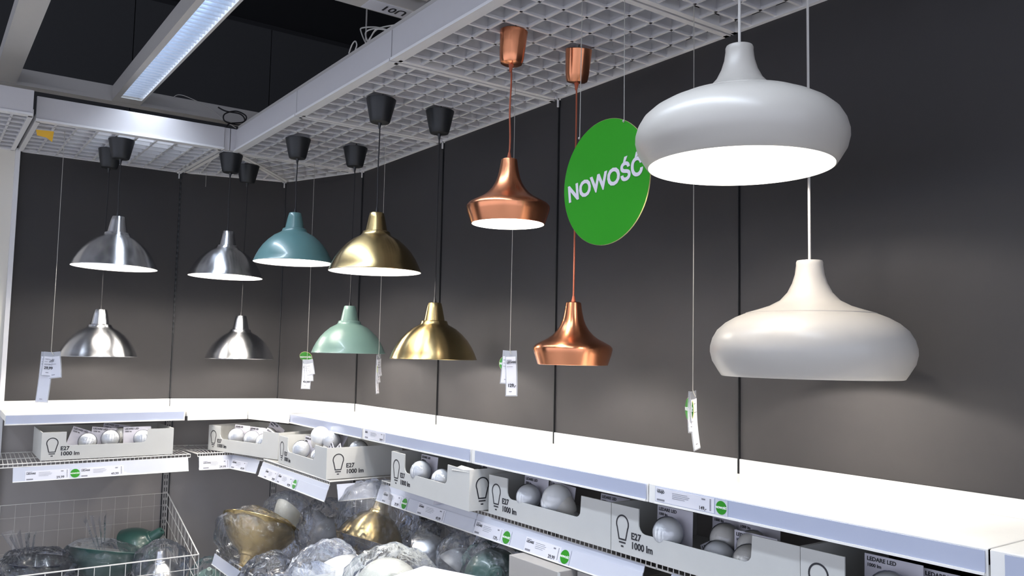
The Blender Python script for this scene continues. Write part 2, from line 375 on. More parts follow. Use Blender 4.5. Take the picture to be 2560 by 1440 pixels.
cable('cable_loop',[atx(x,y,1.44) for x,y in ((920,106),(914,82),(935,72),(970,76),(940,74),(922,104))],.003,'white_cord','smaller white cable loop inside the larger one on the right fascia')
cable('cable_loop',[atx(x,y,1.42) for x,y in ((872,134),(880,112),(888,103),(892,112),(888,126))],.003,'white_cord','short upright grey cable loop on the right fascia')
hr=MB().tube([(1.62,3.45,2.7),(1.62,3.45,4.6)],.004,8).build('hanger_rod','carton_grey'); tag(hr,'thin grey hanger rod rising into the dark ceiling void','rod')
# ---------------------------------------------------------------- top shelves
def price_label(par,x,zt,wd,h,y,title,price,green=False,tilt=0):
    """paper label printed on a price rail: x left edge, zt top"""
    MB().box((x,y-.0012,zt-h),(x+wd,y,zt)).build('price_label','label_white',par)
    f=y-.0014
    lines=MB()
    lines.box((x+.006,f-.0003,zt-h*.15),(x+.03,f,zt-h*.10))
    for i,(a,b) in enumerate(((.30,.56),(.30,.60),(.30,.58),(.30,.52))): lines.box((x+wd*a,f-.0003,zt-h*(.2+.12*i)-.0012),(x+wd*b,f,zt-h*(.2+.12*i)))
    for i in range(9): lines.box((x+wd*.93,f-.0003,zt-h*(.1+.09*i)-.0022),(x+wd*.955,f,zt-h*(.1+.09*i)))
    lines.box((x+wd*.80,f-.0003,zt-h*.24),(x+wd*.86,f,zt-h*.14))
    tag(lines.build('print_lines','ink_grey',par),kind='stuff')
    MB().box((x+.006,f-.0003,zt-h*.93),(x+.034,f,zt-h*.80)).build('article_block','ink_grey',par)
    if title: lettering(par,title,h*.24,'ink',x+.006,f,zt-h*.36,.0003)
    if price: lettering(par,price,h*.34,'ink',x+wd*.88,f,zt-h*.92,.0002,'RIGHT')
    if green: green_dot(par,x+wd+.024,zt-h*.52,f,h*.46)
def green_dot(par,x,z,y,r):
    pts=[(x+r*math.cos(2*PI*i/28),z+r*math.sin(2*PI*i/28)) for i in range(28)]
    MB().box((x-r*1.15,y-.0002,z-r*1.12),(x+r*1.15,y+.0004,z+r*1.12)).build('sticker_back','rail_clear',par)
    MB().front(pts,y-.001,y).build('green_sticker','green_gloss',par)
    lettering(par,'NOWOŚĆ',r*.42,'ink_pure',x,y-.0012,z-r*.14,.0003,'CENTER')
def top_rail(t,x0,x1,yf):
    MB().box((x0,yf-.006,ZS-.046),(x1,yf-.003,ZS-.004)).build('price_rail','rail_plastic',t)
    MB().box((x0,yf-.010,ZS-.050),(x1,yf-.002,ZS-.045)).build('rail_lip','shelf_white',t)
DS=.385
names=['next to the corner','under the gold lamps','under the copper lamps','under the large white lamps','at the lower right edge','beyond the right edge']
for k,(o_,rz,ln) in enumerate(BAYS):
    t=empty('display_shelf',o_,rz,'brightly lit white display shelf on the right wall, '+names[k],'shelf','white display shelves along the walls')
    e=.016 if k==0 else .002
    MB().box((.002,-DS,ZS-.032),(ln-.002,-.001,ZS)).build('board','shelf_white',t,bevel=.0015)
    MB().box((.002,-DS-.002,ZS-.052),(ln-.002,-DS+.012,ZS-.001)).build('front_edge','shelf_white',t,bevel=.001)
    MB().box((.004,-.006,ZS),(ln-.004,-.0008,ZS+.044)).build('back_lip','shelf_white',t,bevel=.001)
    top_rail(t,.030 if k else .0,ln-.006 if k<5 else ln,-DS)
    if k==1: price_label(t,.03,ZS-.006,.20,.037,-DS-.006,'FOTO','39,99')
    if k==3: price_label(t,.032,ZS-.006,.205,.037,-DS-.006,'VÄXJÖ','149,-',True)
t=empty('display_shelf',PE,math.atan2(PL.y-PE.y,PL.x-PE.x),'brightly lit white display shelf on the left wall under the silver lamps','shelf','white display shelves along the walls')
ln=(PL-PE).length
MB().box((.0,-.385,ZS-.032),(ln-.001,-.001,ZS)).build('board','shelf_white',t,bevel=.0015)
MB().box((.0,-.387,ZS-.052),(ln-.004,-.375,ZS-.001)).build('front_edge','shelf_white',t)
MB().box((.002,-.006,ZS),(ln-.002,-.0008,ZS+.044)).build('back_lip','shelf_white',t); top_rail(t,.004,ln-.010,-.385)
def corner_shelf(poly,lab):
    o=poly[0]; t=empty('corner_shelf',o,0,lab,'shelf','white display shelves along the walls')
    P=[(p.x-o.x,p.y-o.y) for p in poly]
    MB().poly(P,ZS-.03,ZS).build('board','shelf_white',t)
    a=Vector((*P[1],0)); b=Vector((*P[2],0)); d=(b-a).normalized(); n=Vector((d.y,-d.x,0))*.006
    MB().bar((*(a+d*.004+n)[:2],ZS-.052),(*(b-d*.006+n)[:2],ZS-.052),.010,.050).build('front_board','shelf_white',t,bevel=.001)
    a=Vector((0,0,0)); b=Vector((*P[3],0)); d=(b-a).normalized(); n=Vector((d.y,-d.x,0))*.003
    MB().bar((*(a+d*.003+n)[:2],ZS),(*(b-d*.003+n)[:2],ZS),.006,.044).build('back_lip','shelf_white',t)
corner_shelf([PL,FL+Vector((.006,.004,0)),FM+Vector((-.003,.0,0)),PC],'white wedge shelf left of the corner seam, bare front board')
corner_shelf([PC,FM+Vector((.003,.0,0)),FR,PB],'white wedge shelf right of the corner seam, bare front board')
# ---------------------------------------------------------------- wire shelves under them
def interp(pl,t):
    L=[(pl[i+1]-pl[i]).length for i in range(len(pl)-1)]; s_=t*sum(L)
    for i,l in enumerate(L):
        if s_<=l+1e-9: return pl[i].lerp(pl[i+1],s_/l)
        s_-=l
    return pl[-1].copy()
def wire_shelf(back,front,lab,n,rails,z=ZW):
    o=back[0]; t=empty('wire_shelf',(o.x,o.y,z),0,lab,'wire shelf','wire shelves below the display shelves')
    B=[p-o for p in back]; F=[p-o for p in front]
    mb=MB()
    for i in range(n+1):
        a=interp(B,i/n); b=interp(F,i/n); mb.tube([a+Vector((0,0,-.004)),b+Vector((0,0,-.004)),b+Vector((0,0,-.016))],.0016,5)
    tag(mb.build('deck_wire','wire_white',t),kind='stuff')
    mb=MB()
    for pl,zz in ((B,-.006),(F,-.002),(F,-.018),([B[i].lerp(F[min(i,len(F)-1)],.5) if len(B)==len(F) else interp(B,i/(len(B)-1)).lerp(interp(F,i/(len(B)-1)),.5) for i in range(len(B))],-.008)):
        for i in range(len(pl)-1): mb.tube([pl[i]+Vector((0,0,zz)),pl[i+1]+Vector((0,0,zz))],.0028,6)
    mb.tube([B[0]+Vector((0,0,-.004)),F[0]+Vector((0,0,-.004))],.0028,6).tube([B[-1]+Vector((0,0,-.004)),F[-1]+Vector((0,0,-.004))],.0028,6)
    mb.build('edge_wire','wire_white',t)
    for a,b,labs in rails:
        a=a-o; b=b-o; L=(b-a).length
        r=bpy.data.objects.new('price_rail',MB().box((0,-.001,-.022),(L,.001,.0)).box((0,-.003,-.072),(L,.0,-.022)).mesh('price_rail','rail_clear')); COL.objects.link(r); r.parent=t
        d=(b-a).normalized(); r.location=a+Vector((d.y,-d.x,0))*.004+Vector((0,0,-.016)); r.rotation_euler=(R_(14),0,math.atan2(d.y,d.x))
        r.rotation_euler=(Matrix.Rotation(math.atan2(d.y,d.x),4,'Z')@Matrix.Rotation(R_(-16),4,'X')).to_euler()
        MB().box((0,-.005,-.074),(L,.0,-.070)).build('rail_lip','shelf_white',r)
        for (x,wd,ti,pr,gr) in labs: price_label(r,x,-.024,wd,.046,-.0032,ti,pr,gr)
v3=lambda x,y:Vector((x,y,0))
wire_shelf([v3(.40,5.13),v3(1.24,5.115)],[v3(.37,4.62),v3(1.245,4.635)],'white wire shelf on the left wall carrying one bulb carton',44,
  [(v3(.43,4.625),v3(1.232,4.635),[(.05,.19,'LEDARE','29,99',True),(.285,.20,'LEDARE','49,99',False)])])
wire_shelf([v3(1.255,5.11),v3(1.82,4.965),v3(2.05,4.37)],[v3(1.285,4.645),v3(1.470,4.625),v3(1.532,4.33)],'white wire corner shelf below the wedge shelves',38,
  [(v3(1.29,4.64),v3(1.466,4.622),[(.015,.14,'LEDARE','29,99',False)]),(v3(1.468,4.62),v3(1.530,4.36),[(.02,.15,'LEDARE','49,99',False)])])
wire_shelf([v3(2.06,4.35),v3(2.06,3.46)],[v3(1.515,4.27),v3(1.515,3.44)],'white wire shelf standing forward, first on the right wall',46,
  [(v3(1.515,4.27),v3(1.515,3.43),[(.08,.17,'LEDARE','29,99',False),(.26,.20,'LEDARE','49,99',True)]),(v3(1.545,3.435),v3(1.95,3.435),[])])
labs=[[(.05,.175,'LEDARE','29,99',True),(.36,.21,'LEDARE','49,99',False)],[(.01,.175,'LEDARE','129,-',True),(.315,.185,'LEDARE','29,99',True)],[(.03,.19,'','',False)],[]]
for k in range(1,5):
    y1=Y0-BAY*k+.003-(.13 if k==1 else 0); y0=Y0-BAY*(k+1)+.006
    wire_shelf([v3(2.06,y1),v3(2.06,y0)],[v3(1.722,y1),v3(1.722,y0)],'white wire shelf on the right wall, '+['','behind the crushed bulb carton','carrying the pair of long bulb cartons','carrying the nearest bulb cartons','at the lower right edge'][k],int((y1-y0)/.02),
      [(v3(1.722,y1-(.0 if k<3 else .06)),v3(1.722,y0+(.04 if k>1 else -.01)),labs[k-1])])
# ---------------------------------------------------------------- bulb cartons
def bulb_icon(par,cx,cz,s,y,rot=0):
    """outline of a light bulb printed on the carton, height s"""
    pts=[]; r=s*.36
    for i in range(23):
        a=R_(-28)+R_(236)*i/22; pts.append((r*math.cos(a),s*.22+r*math.sin(a)))
    pts.append((-s*.20,-s*.42)); pts.append((s*.20,-s*.42)); pts.append(pts[0])
    mb=MB(); wd=s*.032
    n=len(pts)
    for i in range(n-1):
        (x0,z0),(x1,z1)=pts[i],pts[i+1]; d=math.hypot(x1-x0,z1-z0) or 1; nx,nz=-(z1-z0)/d*wd,(x1-x0)/d*wd; ex,ez=(x1-x0)/d*wd*.6,(z1-z0)/d*wd*.6
        mb.front([(cx+x0-nx-ex,cz+z0-nz-ez),(cx+x0+nx-ex,cz+z0+nz-ez),(cx+x1+nx+ex,cz+z1+nz+ez),(cx+x1-nx+ex,cz+z1-nz+ez)][::-1],y-.0003-.00002*(i%3),y+.0006)
    mb.box((cx-s*.2,y-.0004,cz-s*.58),(cx+s*.2,y,cz-s*.515)); mb.box((cx-s*.075,y-.0004,cz-s*.735),(cx+s*.075,y,cz-s*.67))
    mb.build('bulb_print','ink',par)
BW,BH,BD=.612,.136,.37
def carton(p,rz,lab,cut=(.175,.786),h=BH,crush=False,side=True,tilt=0,dep=BD,wd=BW):
    t=empty('bulb_carton',p,rz,lab,'carton','grey white cartons of bulbs on the wire shelves')
    w_=wd; th=.004; r=.024; x0,x1=cut[0]*w_,cut[1]*w_; zc=h*.50
    pts=[(0,0),(w_,0),(w_,h)]
    if crush: pts+=[(w_*.93,h*.96),(w_*.86,h*.985)]
    pts+=[(x1+.002,h)]
    pts+=[(x1-.001,zc+r)]+[(x1-r+r*math.cos(a),zc+r+r*math.sin(a)) for a in (R_(-25),R_(-50),R_(-75),R_(-90))]
    pts+=[(x0+r+r*math.cos(a),zc+r+r*math.sin(a)) for a in (R_(-90),R_(-115),R_(-140),R_(-165))]+[(x0,zc+r),(x0,h),(0,h)]
    MB().front(pts,0,th).build('front_panel','carton',t)
    for nm,xa in (('side_panel',0.0),('side_panel',w_-th)): MB().box((xa,th,0),(xa+th,dep,h)).build(nm,'carton',t)
    MB().box((th,dep-th,0),(w_-th,dep,h)).build('back_panel','carton',t); MB().box((th,th,0),(w_-th,dep-th,th)).build('base_panel','carton',t)
    # torn cut edge and top flap
    bulb_icon(t,.047,h*.50,h*.50,-.0004)
    lettering(t,'E27',.0265,'ink',.083,-.0006,h*.345,.0007); lettering(t,'1000 lm',.0265,'ink',.083,-.0006,h*.155,.0007)
    if crush: MB().add([(w_*.80,-.003,h*.9),(w_*.99,-.001,h*.93),(w_*.995,.02,h*1.01),(w_*.84,.025,h*1.02),(w_*.90,.004,h*.86)],[(0,1,2,3),(0,4,1)]).build('creased_flap','carton',t)
    if side:
        q=bpy.data.objects.new('side_print',None); 
        R=Matrix.Translation((w_,.03,0))@Matrix.Rotation(PI/2,4,'Z')
        s_=empty('side_print',(w_,.0,0),PI/2); s_.parent=t
        bulb_icon(s_,.055,h*.50,h*.50,-.0004); lettering(s_,'E27',.0265,'ink',.092,-.0006,h*.345,.0007); lettering(s_,'1000 lm',.0265,'ink',.092,-.0006,h*.155,.0007)
    return t
def onz(x,y,z): p=atz(x,y,z); return p
ordw=['leftmost','second','third','fourth','fifth','sixth']
CW,CH=.135,.136
def bulb_pack(p,rz,lab,tilt=0,lean=0,frost=False,printed=True,big=1.0):
    t=empty('bulb_pack',p,rz,lab,'light bulb','blister packed globe bulbs in the cartons'); t.rotation_euler=(Matrix.Rotation(rz,4,'Z')@Matrix.Rotation(lean,4,'X')@Matrix.Rotation(tilt,4,'Y')).to_euler()
    MB().box((-CW/2,0,0),(CW/2,.0015,CH)).build('card','card',t)
    T=Matrix.Translation((.018,-.045,.074))@Matrix.Rotation(R_(0),4,'X')
    MB().sphere(.043*big,(0,0,0),22,14,T).build('globe','bulb_glass' if not frost else 'bulb_frost',t)
    MB().lathe([(.026,-.03),(.022,-.045),(.015,-.056)],20,T).build('collar','bulb_frost',t)
    MB().lathe([(.0135,-.054),(.0145,-.056),(.013,-.058),(.0145,-.0595),(.013,-.061),(.0145,-.0625),(.004,-.066)],16,T).build('screw_base','screw',t)
    MB().sphere(.046*big,(0,0,0),20,12,T,(1,.93,1.0)).build('blister','blister',t)
    if printed:
        lettering(t,'LEDARE LED',.0125,'ink',-CW/2+.006,-.0006,CH-.014,.0003); lettering(t,'1000 lm',.0105,'ink',-CW/2+.006,-.0006,CH-.027,.0002)
    return t
B=[]
def place_carton(A,Bp,lab,packs,loose=(),**kw):
    """A = front left base corner, Bp = a point towards the front right corner"""
    d=Bp-A; rz=math.atan2(d.y,d.x); t=carton(A,rz,lab,**kw)
    T=Matrix.Translation(A)@Matrix.Rotation(rz,4,'Z')
    for (x,y,z,tilt,lean,frost,pl) in packs:
        q=T@Vector((x,y,z)); bulb_pack(q,rz,pl,tilt,lean,frost)
    return t,T,rz
z1=ZW+.001
nmc=['in the carton on the left wall shelf','in the carton left of the wall corner','in the forward carton at the corner','in the crushed carton','in the long carton under the copper lamps side','in the carton under the shelf price 149','in the nearest carton at the lower right']
def P_(x,y=.075,z=.006,tilt=0,lean=-.18,frost=False,lab=''): return (x,y,z,tilt,lean,frost,lab)
# 1 left wall carton
A=v3(.548,4.665); A.z=z1
place_carton(A,A+v3(1,-.012),'bulb carton alone on the left wire shelf',[
 P_(.17,.10,.004,.35,-.2,False,'globe bulb pack at the left, half hidden in the left wall carton'),P_(.29,.09,.008,.12,-.25,False,'globe bulb pack leaning in the middle of the left wall carton'),P_(.345,.17,.018,.2,-.15,True,'globe bulb pack standing tallest in the left wall carton'),P_(.45,.08,.006,.0,-.1,False,'globe bulb pack at the right end of the left wall carton cut-out')])
# 2 rear corner carton
A=v3(1.375,4.775); A.z=z1; Bq=v3(1.553,4.21)
place_carton(A,Bq,'bulb carton standing at the corner, partly behind the forward carton',[
 P_(.165,.085,.004,0,-.12,False,'globe bulb pack at the left of the rear corner carton'),P_(.285,.10,.0,.0,-.1,False,'globe bulb pack in the middle of the rear corner carton'),P_(.385,.075,-.004,.3,-.3,False,'tilted globe bulb pack at the right of the rear corner carton'),
 P_(.25,.22,.02,.4,-.1,True,'globe bulb pack at the back of the rear corner carton')],side=False,dep=.33)
# 3 forward corner carton
A=v3(1.522,4.085); A.z=z1
t3,T3,rz3=place_carton(A,v3(1.512,3.46),'bulb carton jutting forward at the corner with its right side in view',[
 P_(.17,.08,.004,.02,-.12,False,'globe bulb pack at the left of the forward corner carton'),P_(.40,.075,.0,.55,-.5,False,'globe bulb pack tipped over in the cut-out of the forward corner carton'),
 P_(.30,.10,-.002,.5,-.3,False,'globe bulb pack wedged in the middle of the forward corner carton'),P_(.27,.16,.045,.0,-.5,False,'globe bulb pack on top of the pile in the forward corner carton'),P_(.46,.17,.035,.3,-1.0,False,'globe bulb pack lying on top at the right of the forward corner carton')],cut=(.20,.77))
# 4 crushed carton
A=v3(1.652,3.135); A.z=z1+.006
place_carton(A,v3(1.643,2.52),'bulb carton with a crushed top right corner',[
 P_(.17,.075,.006,0,-.08,False,'upright globe bulb pack at the left of the crushed carton'),P_(.33,.06,-.02,-.25,-.45,False,'tipped globe bulb pack low in the crushed carton'),P_(.44,.20,.004,0,-.05,True,'globe bulb pack at the back of the crushed carton')],cut=(.19,.745),crush=True,h=.146)
# 5
A=v3(1.706,2.492); A.z=z1
t5,T5,rz5=place_carton(A,v3(1.706,1.85),'long bulb carton right of the crushed one, a bare globe lying inside',[
 P_(.165,.08,.004,0,-.05,False,'globe bulb pack at the left of the carton beside the crushed one'),P_(.285,.085,.0,.05,-.12,False,'globe bulb pack behind the bare globe in the long carton'),P_(.47,.16,-.02,.0,-.1,True,'small dark globe bulb pack at the right end of the long carton')],wd=.639)
# 6
A=v3(1.706,1.850); A.z=z1
place_carton(A,v3(1.706,1.2),'large bulb carton under the 149 price label',[
 P_(.172,.08,.004,0,-.03,False,'round globe bulb pack at the left of the carton under the 149 label'),P_(.30,.17,.0,0,-.03,True,'dim globe bulb pack at the back of the carton under the 149 label'),P_(.36,.105,-.04,-.5,-.15,False,'globe bulb pack lying slanted in the carton under the 149 label'),P_(.40,.16,.0,0,-.03,True,'globe bulb pack third in the back row of the carton under the 149 label'),P_(.44,.095,-.02,.0,-.02,True,'globe bulb pack at the right end of the carton under the 149 label')],side=False,wd=.642)
# 7
A=v3(1.704,1.205); A.z=z1
place_carton(A,v3(1.704,.6),'nearest bulb carton at the lower right with a sagging top edge',[
 P_(.18,.075,.0,0,-.03,False,'big globe bulb pack in the nearest carton'),P_(.30,.10,-.01,0,-.03,True,'globe bulb pack right of the big globe in the nearest carton'),P_(.42,.09,.0,0,-.03,False,'globe bulb pack at the right of the nearest carton')],side=False,wd=.642)
def bare_bulb(p,rot,lab,r=.047):
    t=empty('globe_bulb',p,0,lab,'light bulb','bare globe bulbs in the cartons'); t.rotation_euler=rot
    MB().sphere(r,(0,0,0),28,18).build('globe','bulb_glass',t)
    MB().lathe([(r*.80,-r*.6),(r*.66,-r*1.05),(r*.42,-r*1.4),(.0145,-r*1.5)],24).build('collar','bulb_frost',t)
    pr=[]; z=-r*1.48
    for i in range(7): pr+=[(.0125,z),(.0145,z-.0016)]; z-=.0032
    MB().lathe(pr+[(.006,z-.004),(.0,z-.005)],18).build('screw_base','screw',t)
bare_bulb(T5@Vector((.318,.055,.092)),(R_(20),R_(-52),R_(-90)),'bare globe bulb with screw base lying in the long carton',.05)
bare_bulb(T3@Vector((.235,.12,.150)),(R_(15),R_(10),0),'bare white globe bulb perched on top of the forward corner carton',.046)
# ---------------------------------------------------------------- pendant lamps
FOTO=[(.188,.000),(.1885,.002),(.186,.005),(.178,.026),(.164,.054),(.145,.083),(.122,.108),(.095,.131),(.072,.1435),(.0625,.149),(.0585,.155),(.0565,.163),(.053,.166),(.0455,.167),(.0445,.170),(.0340,.222),(.0290,.241),(.0265,.2435),(.006,.2440)]
COPP=[(.1155,.0),(.1170,.001),(.1285,.036),(.1322,.052),(.1310,.058),(.1240,.066),(.104,.077),(.084,.087),(.069,.098),(.054,.114),(.0430,.132),(.0360,.150),(.0320,.167),(.0285,.185),(.0262,.202),(.0250,.207),(.020,.2095),(.005,.2100)]
VAX=[(.2140,.0),(.2160,.001),(.224,.013),(.2385,.037),(.2440,.060),(.2435,.075),(.238,.095),(.226,.116),(.206,.134),(.182,.148),(.1595,.1575),(.1560,.1572),(.1555,.1600),(.128,.1680),(.098,.178),(.072,.192),(.054,.212),(.0425,.235),(.0355,.258),(.0325,.280),(.0325,.288),(.0305,.2925),(.010,.2935)]
def smooth_prof(pr,n=2):
    return pr
def pendant(name,x,y,zr,prof,mt,lab,cup,cordm,grp,scale=1.0,cupz=ZC-.004,cuptilt=(0,0),tilt=(0,0),lining=True,cord_r=.0028,cx=None,wob=.0,power=1.0):
    t=empty(name,(x,y,zr),0,lab,'pendant lamp',grp)
    P=[(r*scale,z*scale) for r,z in prof]; top=P[-1][1]
    sp=bpy.data.objects.new('shade',MB().lathe(P,72).mesh('shade',mt)); COL.objects.link(sp); sp.parent=t; sp.rotation_euler=(tilt[0],tilt[1],0)
    if name=='pendant_lamp' :
        pass
    inner=[(max(r-.0035,.004),z if z>0.001 else .0) for r,z in P if z<top-.012]
    inner[0]=(P[0][0]-.0012,-.0003)
    MB().lathe(inner,64).build('shade_lining','lining',sp)
    MB().lathe([(.0,inner[-1][1]),(.022*scale+.001,inner[-1][1]),(.022,.115 if prof is FOTO else .10)],24).build('socket','lining',sp)
    # bulb
    zb=.058 if prof is not VAX else .085
    MB().lathe([(.0285,zb+.016),(.024,zb+.027),(.018,zb+.04),(.014,zb+.06)],18).build('bulb','bulb_lit',sp)
    l=bpy.data.lights.new('lamp_light','POINT'); l.energy=LAMP_W*power; l.color=LAMP_COL; l.shadow_soft_size=.029
    lo=bpy.data.objects.new('lamp_light',l); COL.objects.link(lo); lo.parent=t; lo.location=(0,0,zb)
    # cord with strain relief
    z0=top-.002; z1_=cupz-zr
    cxx,cyy=(cx if cx else (0,0))
    H=(.10 if cup=='black' else .112) if cup else 0
    pts=[]; N=26
    for i in range(N+1):
        f=i/N; pts.append((cxx*f+wob*math.sin(f*9),cyy*f+wob*.7*math.sin(f*7+1),z0+(z1_-H-z0)*f))
    MB().tube(pts,cord_r,8).build('cord',cordm,t)
    if prof is not VAX: MB().lathe([(.0075,z0-.001),(.0065,z0+.008),(.0036,z0+.022)],14).build('strain_relief',cordm,t)
    if cup:
        mtc='black_plastic' if cup=='black' else 'copper'
        pr=[(.0,0),(.030,.0),(.0385,.002),(.0415,.008),(.0445,.02),(.0600,.092),(.0610,.098),(.0585,.0995),(.0,.1)] if cup=='black' else [(.0,0),(.027,0),(.0345,.004),(.0375,.012),(.040,.03),(.0445,.104),(.0450,.110),(.042,.112),(.0,.1122)]
        c=MB().lathe(pr,44).build('ceiling_cup',mtc,t); c.location=(cxx,cyy,z1_-H); c.rotation_euler=(cuptilt[0],cuptilt[1],0)
        MB().lathe([(.0038,-.024),(.0060,-.010),(.0085,.001)],14).build('cup_nipple',mtc if cup=='black' else 'copper_cord',c)
        MB().tube([(.0,.0,H-.002),(0,0,H+.012),(.006,0,H+.022),(.010,0,H+.014)],.0016,6).build('hanging_hook','black_cord',c)
    return t
g1='brushed aluminium dome pendants'; g2='dark blue green and sage dome pendants'; g3='brass coloured dome pendants'; g4='copper bell pendants'; g5='large white rounded pendants'
def L(x,y,ztop,h): return x,y,ztop-h
HF=.244
ul={}
pendant('pendant_lamp',.797,4.484,2.170-HF,FOTO,'silver','upper left brushed aluminium dome pendant on a black cord','black','black_cord',g1,1.05,tilt=(0,R_(1.2)),wob=.0015)
pendant('pendant_lamp',.792,4.759,1.728-HF,FOTO,'silver','lower left brushed aluminium dome pendant beside the hanging price tags','black','black_cord',g1,1.0,cuptilt=(0,R_(3)),wob=.0015)
pendant('pendant_lamp',1.329,4.445,2.158-HF,FOTO,'silver','upper aluminium dome pendant at the wall corner, left of the blue green one','black','black_cord',g1,1.0,tilt=(0,R_(1.0)),wob=.0015)
pendant('pendant_lamp',1.488,4.654,1.726-HF,FOTO,'silver','lower aluminium dome pendant at the wall corner','black','black_cord',g1,.98,cuptilt=(R_(4),0),wob=.0015)
pendant('pendant_lamp',1.481,3.882,2.203-HF,FOTO,'teal_paint','upper blue green painted dome pendant','black','black_cord',g2,1.0,wob=.0015)
pendant('pendant_lamp',1.778,3.865,1.761-HF*.96,FOTO,'sage_paint','lower pale sage green dome pendant','black','black_cord',g2,.97,wob=.0015)
pendant('pendant_lamp',1.500,3.036,2.104-HF,FOTO,'gold','upper brass coloured dome pendant','black','black_cord',g3,.985,cuptilt=(0,R_(2)),wob=.0012)
pendant('pendant_lamp',1.776,3.026,1.749-HF*.97,FOTO,'gold','lower brass coloured dome pendant','black','black_cord',g3,.97,wob=.0012)
pendant('pendant_lamp',1.507,2.127,2.163-.212,COPP,'copper','upper copper bell pendant with a copper ceiling cup','copper','copper_cord',g4,1.0,cupz=ZC+.004,cuptilt=(R_(2),R_(3)),wob=.003,power=.9)
pendant('pendant_lamp',1.774,2.119,1.719-.208,COPP,'copper','lower copper bell pendant, its cord behind the green sign','copper','copper_cord',g4,.99,cupz=ZC-.002,cuptilt=(R_(12),R_(-6)),wob=.0015,power=.9)
pendant('pendant_lamp',1.520,1.230,1.982,VAX,'lamp_white','upper large white rounded pendant in front of the ceiling grid',None,'white_cord',g5,.975,cupz=2.60,cord_r=.0032,power=1.1)
pendant('pendant_lamp',1.778,1.226,1.502,VAX,'lamp_white','lower large white rounded pendant in front of the dark wall',None,'white_cord',g5,.975,cupz=2.60,cord_r=.0032,power=1.1)
# ---------------------------------------------------------------- green sign
ps=atx(1512,455,1.50)
sg=empty('hanging_sign',ps,-PI/2,'round green hanging sign lettered NOWOŚĆ','sign')
rr=.1715
MB().front([(rr*math.cos(2*PI*i/72),rr*math.sin(2*PI*i/72)) for i in range(72)],-.0015,.0015).build('disc','green_gloss',sg)
MB().front([((rr+.0006)*math.cos(2*PI*i/72),(rr+.0006)*math.sin(2*PI*i/72)) for i in range(72)],-.001,.0022).build('disc_edge','green_edge',sg)
q=lettering(sg,'NOWOŚĆ',.064,'ink_white',.0,-.0024,-.018,.0022,'CENTER'); q.scale=(.300/q.dimensions.x if q.dimensions.x else 1,1,1)
q.rotation_euler=(Matrix.Rotation(R_(0),4,'Z')@Matrix.Rotation(R_(-7),4,'Y')@Matrix.Rotation(PI/2,4,'X')).to_euler()
for (px,py) in ((1450,340),(1561,297)):
    a=atx(px,py+6,1.50)-ps; Ti=Matrix.Rotation(PI/2,3,'Z'); a=Ti@a
    MB().tube([(a.x,-.003,a.z-.004),(a.x,-.001,a.z),(a.x+(.002 if px<1500 else -.004),0,ZC+.01-ps.z)],.0010,6).build('string','string',sg)
    MB().sphere(.0035,(a.x,-.003,a.z),8,6).build('knot','string',sg)
# ---------------------------------------------------------------- price tags on strings
def tag_bunch(top,lab,strips,disc=None,rz=-PI/2):
    """top = knot point; strips: (x,y,len,width,swing,yaw,texts)"""
    t=empty('hanging_price_tags',top,rz,lab,'price tag','strings of price tags hanging between the lamps')
    MB().tube([(0,0,0),(.001,0,.4),(0,0,ZC-top.z+.01)],.0012,6).build('string','string',t)
    MB().tube([(0,0,0),(.006,-.003,-.008),(.012,-.003,-.018)],.0014,5).build('knot_tail','string',t)
    for (x,ln,wd,sw,yaw,title,price) in strips:
        s_=empty('tag_strip',(x,0,-.004),0); s_.parent=t; s_.rotation_euler=(Matrix.Rotation(yaw,4,'Z')@Matrix.Rotation(sw,4,'Y')@Matrix.Rotation(R_(-2),4,'X')).to_euler()
        N=6; pts=[]
        mb=MB(); mc=MB()
        def strip(mb,z0,z1,w0,y0):
            V=[];Fs=[]
            for i in range(N+1):
                f=i/N; z=z0+(z1-z0)*f; yy=y0+.006*math.sin(f*2.6)*(ln/.2)
                V+=[(-w0/2,yy,z),(w0/2,yy,z),(w0/2,yy+.0012,z),(-w0/2,yy+.0012,z)]
            for i in range(N):
                b=i*4
                Fs+=[(b,b+4,b+5,b+1),(b+1,b+5,b+6,b+2),(b+2,b+6,b+7,b+3),(b+3,b+7,b+4,b)]
            Fs+=[(0,1,2,3),(N*4+3,N*4+2,N*4+1,N*4)]
            mb.add(V,Fs)
        strip(mb,-.022,-ln,wd,0); o1=mb.build('paper','tag_white',s_)
        strip(mc,.0,-ln-.004,wd+.008,.0016); mc.build('sleeve','clear_sleeve',s_)
        ml=MB()
        for i,(a,b) in enumerate(((.1,.6),(.1,.35),(.1,.7))): ml.box((-wd/2+wd*a,-.0012,-.034-.012*i-.0018),(-wd/2+wd*b,-.0004,-.034-.012*i))
        ml.box((-wd/2+wd*.3,.0015,-ln+.012),(-wd/2+wd*.55,.0035,-ln+.0145))
        tag(ml.build('print_lines','ink_grey',s_),kind='stuff')
        if title: lettering(s_,title,.011,'ink',-wd/2+.004,-.0014,-.046,.0003)
        if price: lettering(s_,price,.017,'ink',-wd/2+.006,.0015,-ln+.03,.0004)
    if disc:
        x,z,r,yaw,roll=disc
        d_=empty('new_disc',(x,.004,z),0); d_.parent=t; d_.rotation_euler=(Matrix.Rotation(yaw,4,'Z')@Matrix.Rotation(roll,4,'X')).to_euler()
        MB().front([(r*math.cos(2*PI*i/32),r*math.sin(2*PI*i/32)) for i in range(32)],-.001,.001).build('disc','green_gloss',d_)
        MB().front([((r+.0012)*math.cos(2*PI*i/32),(r+.0012)*math.sin(2*PI*i/32)) for i in range(32)],-.0004,.0016).build('disc_edge','green_edge',d_)
        lettering(d_,'NOWOŚĆ',r*.4,'ink_pure',0,-.0014,-r*.14,.0004,'CENTER')
    return t
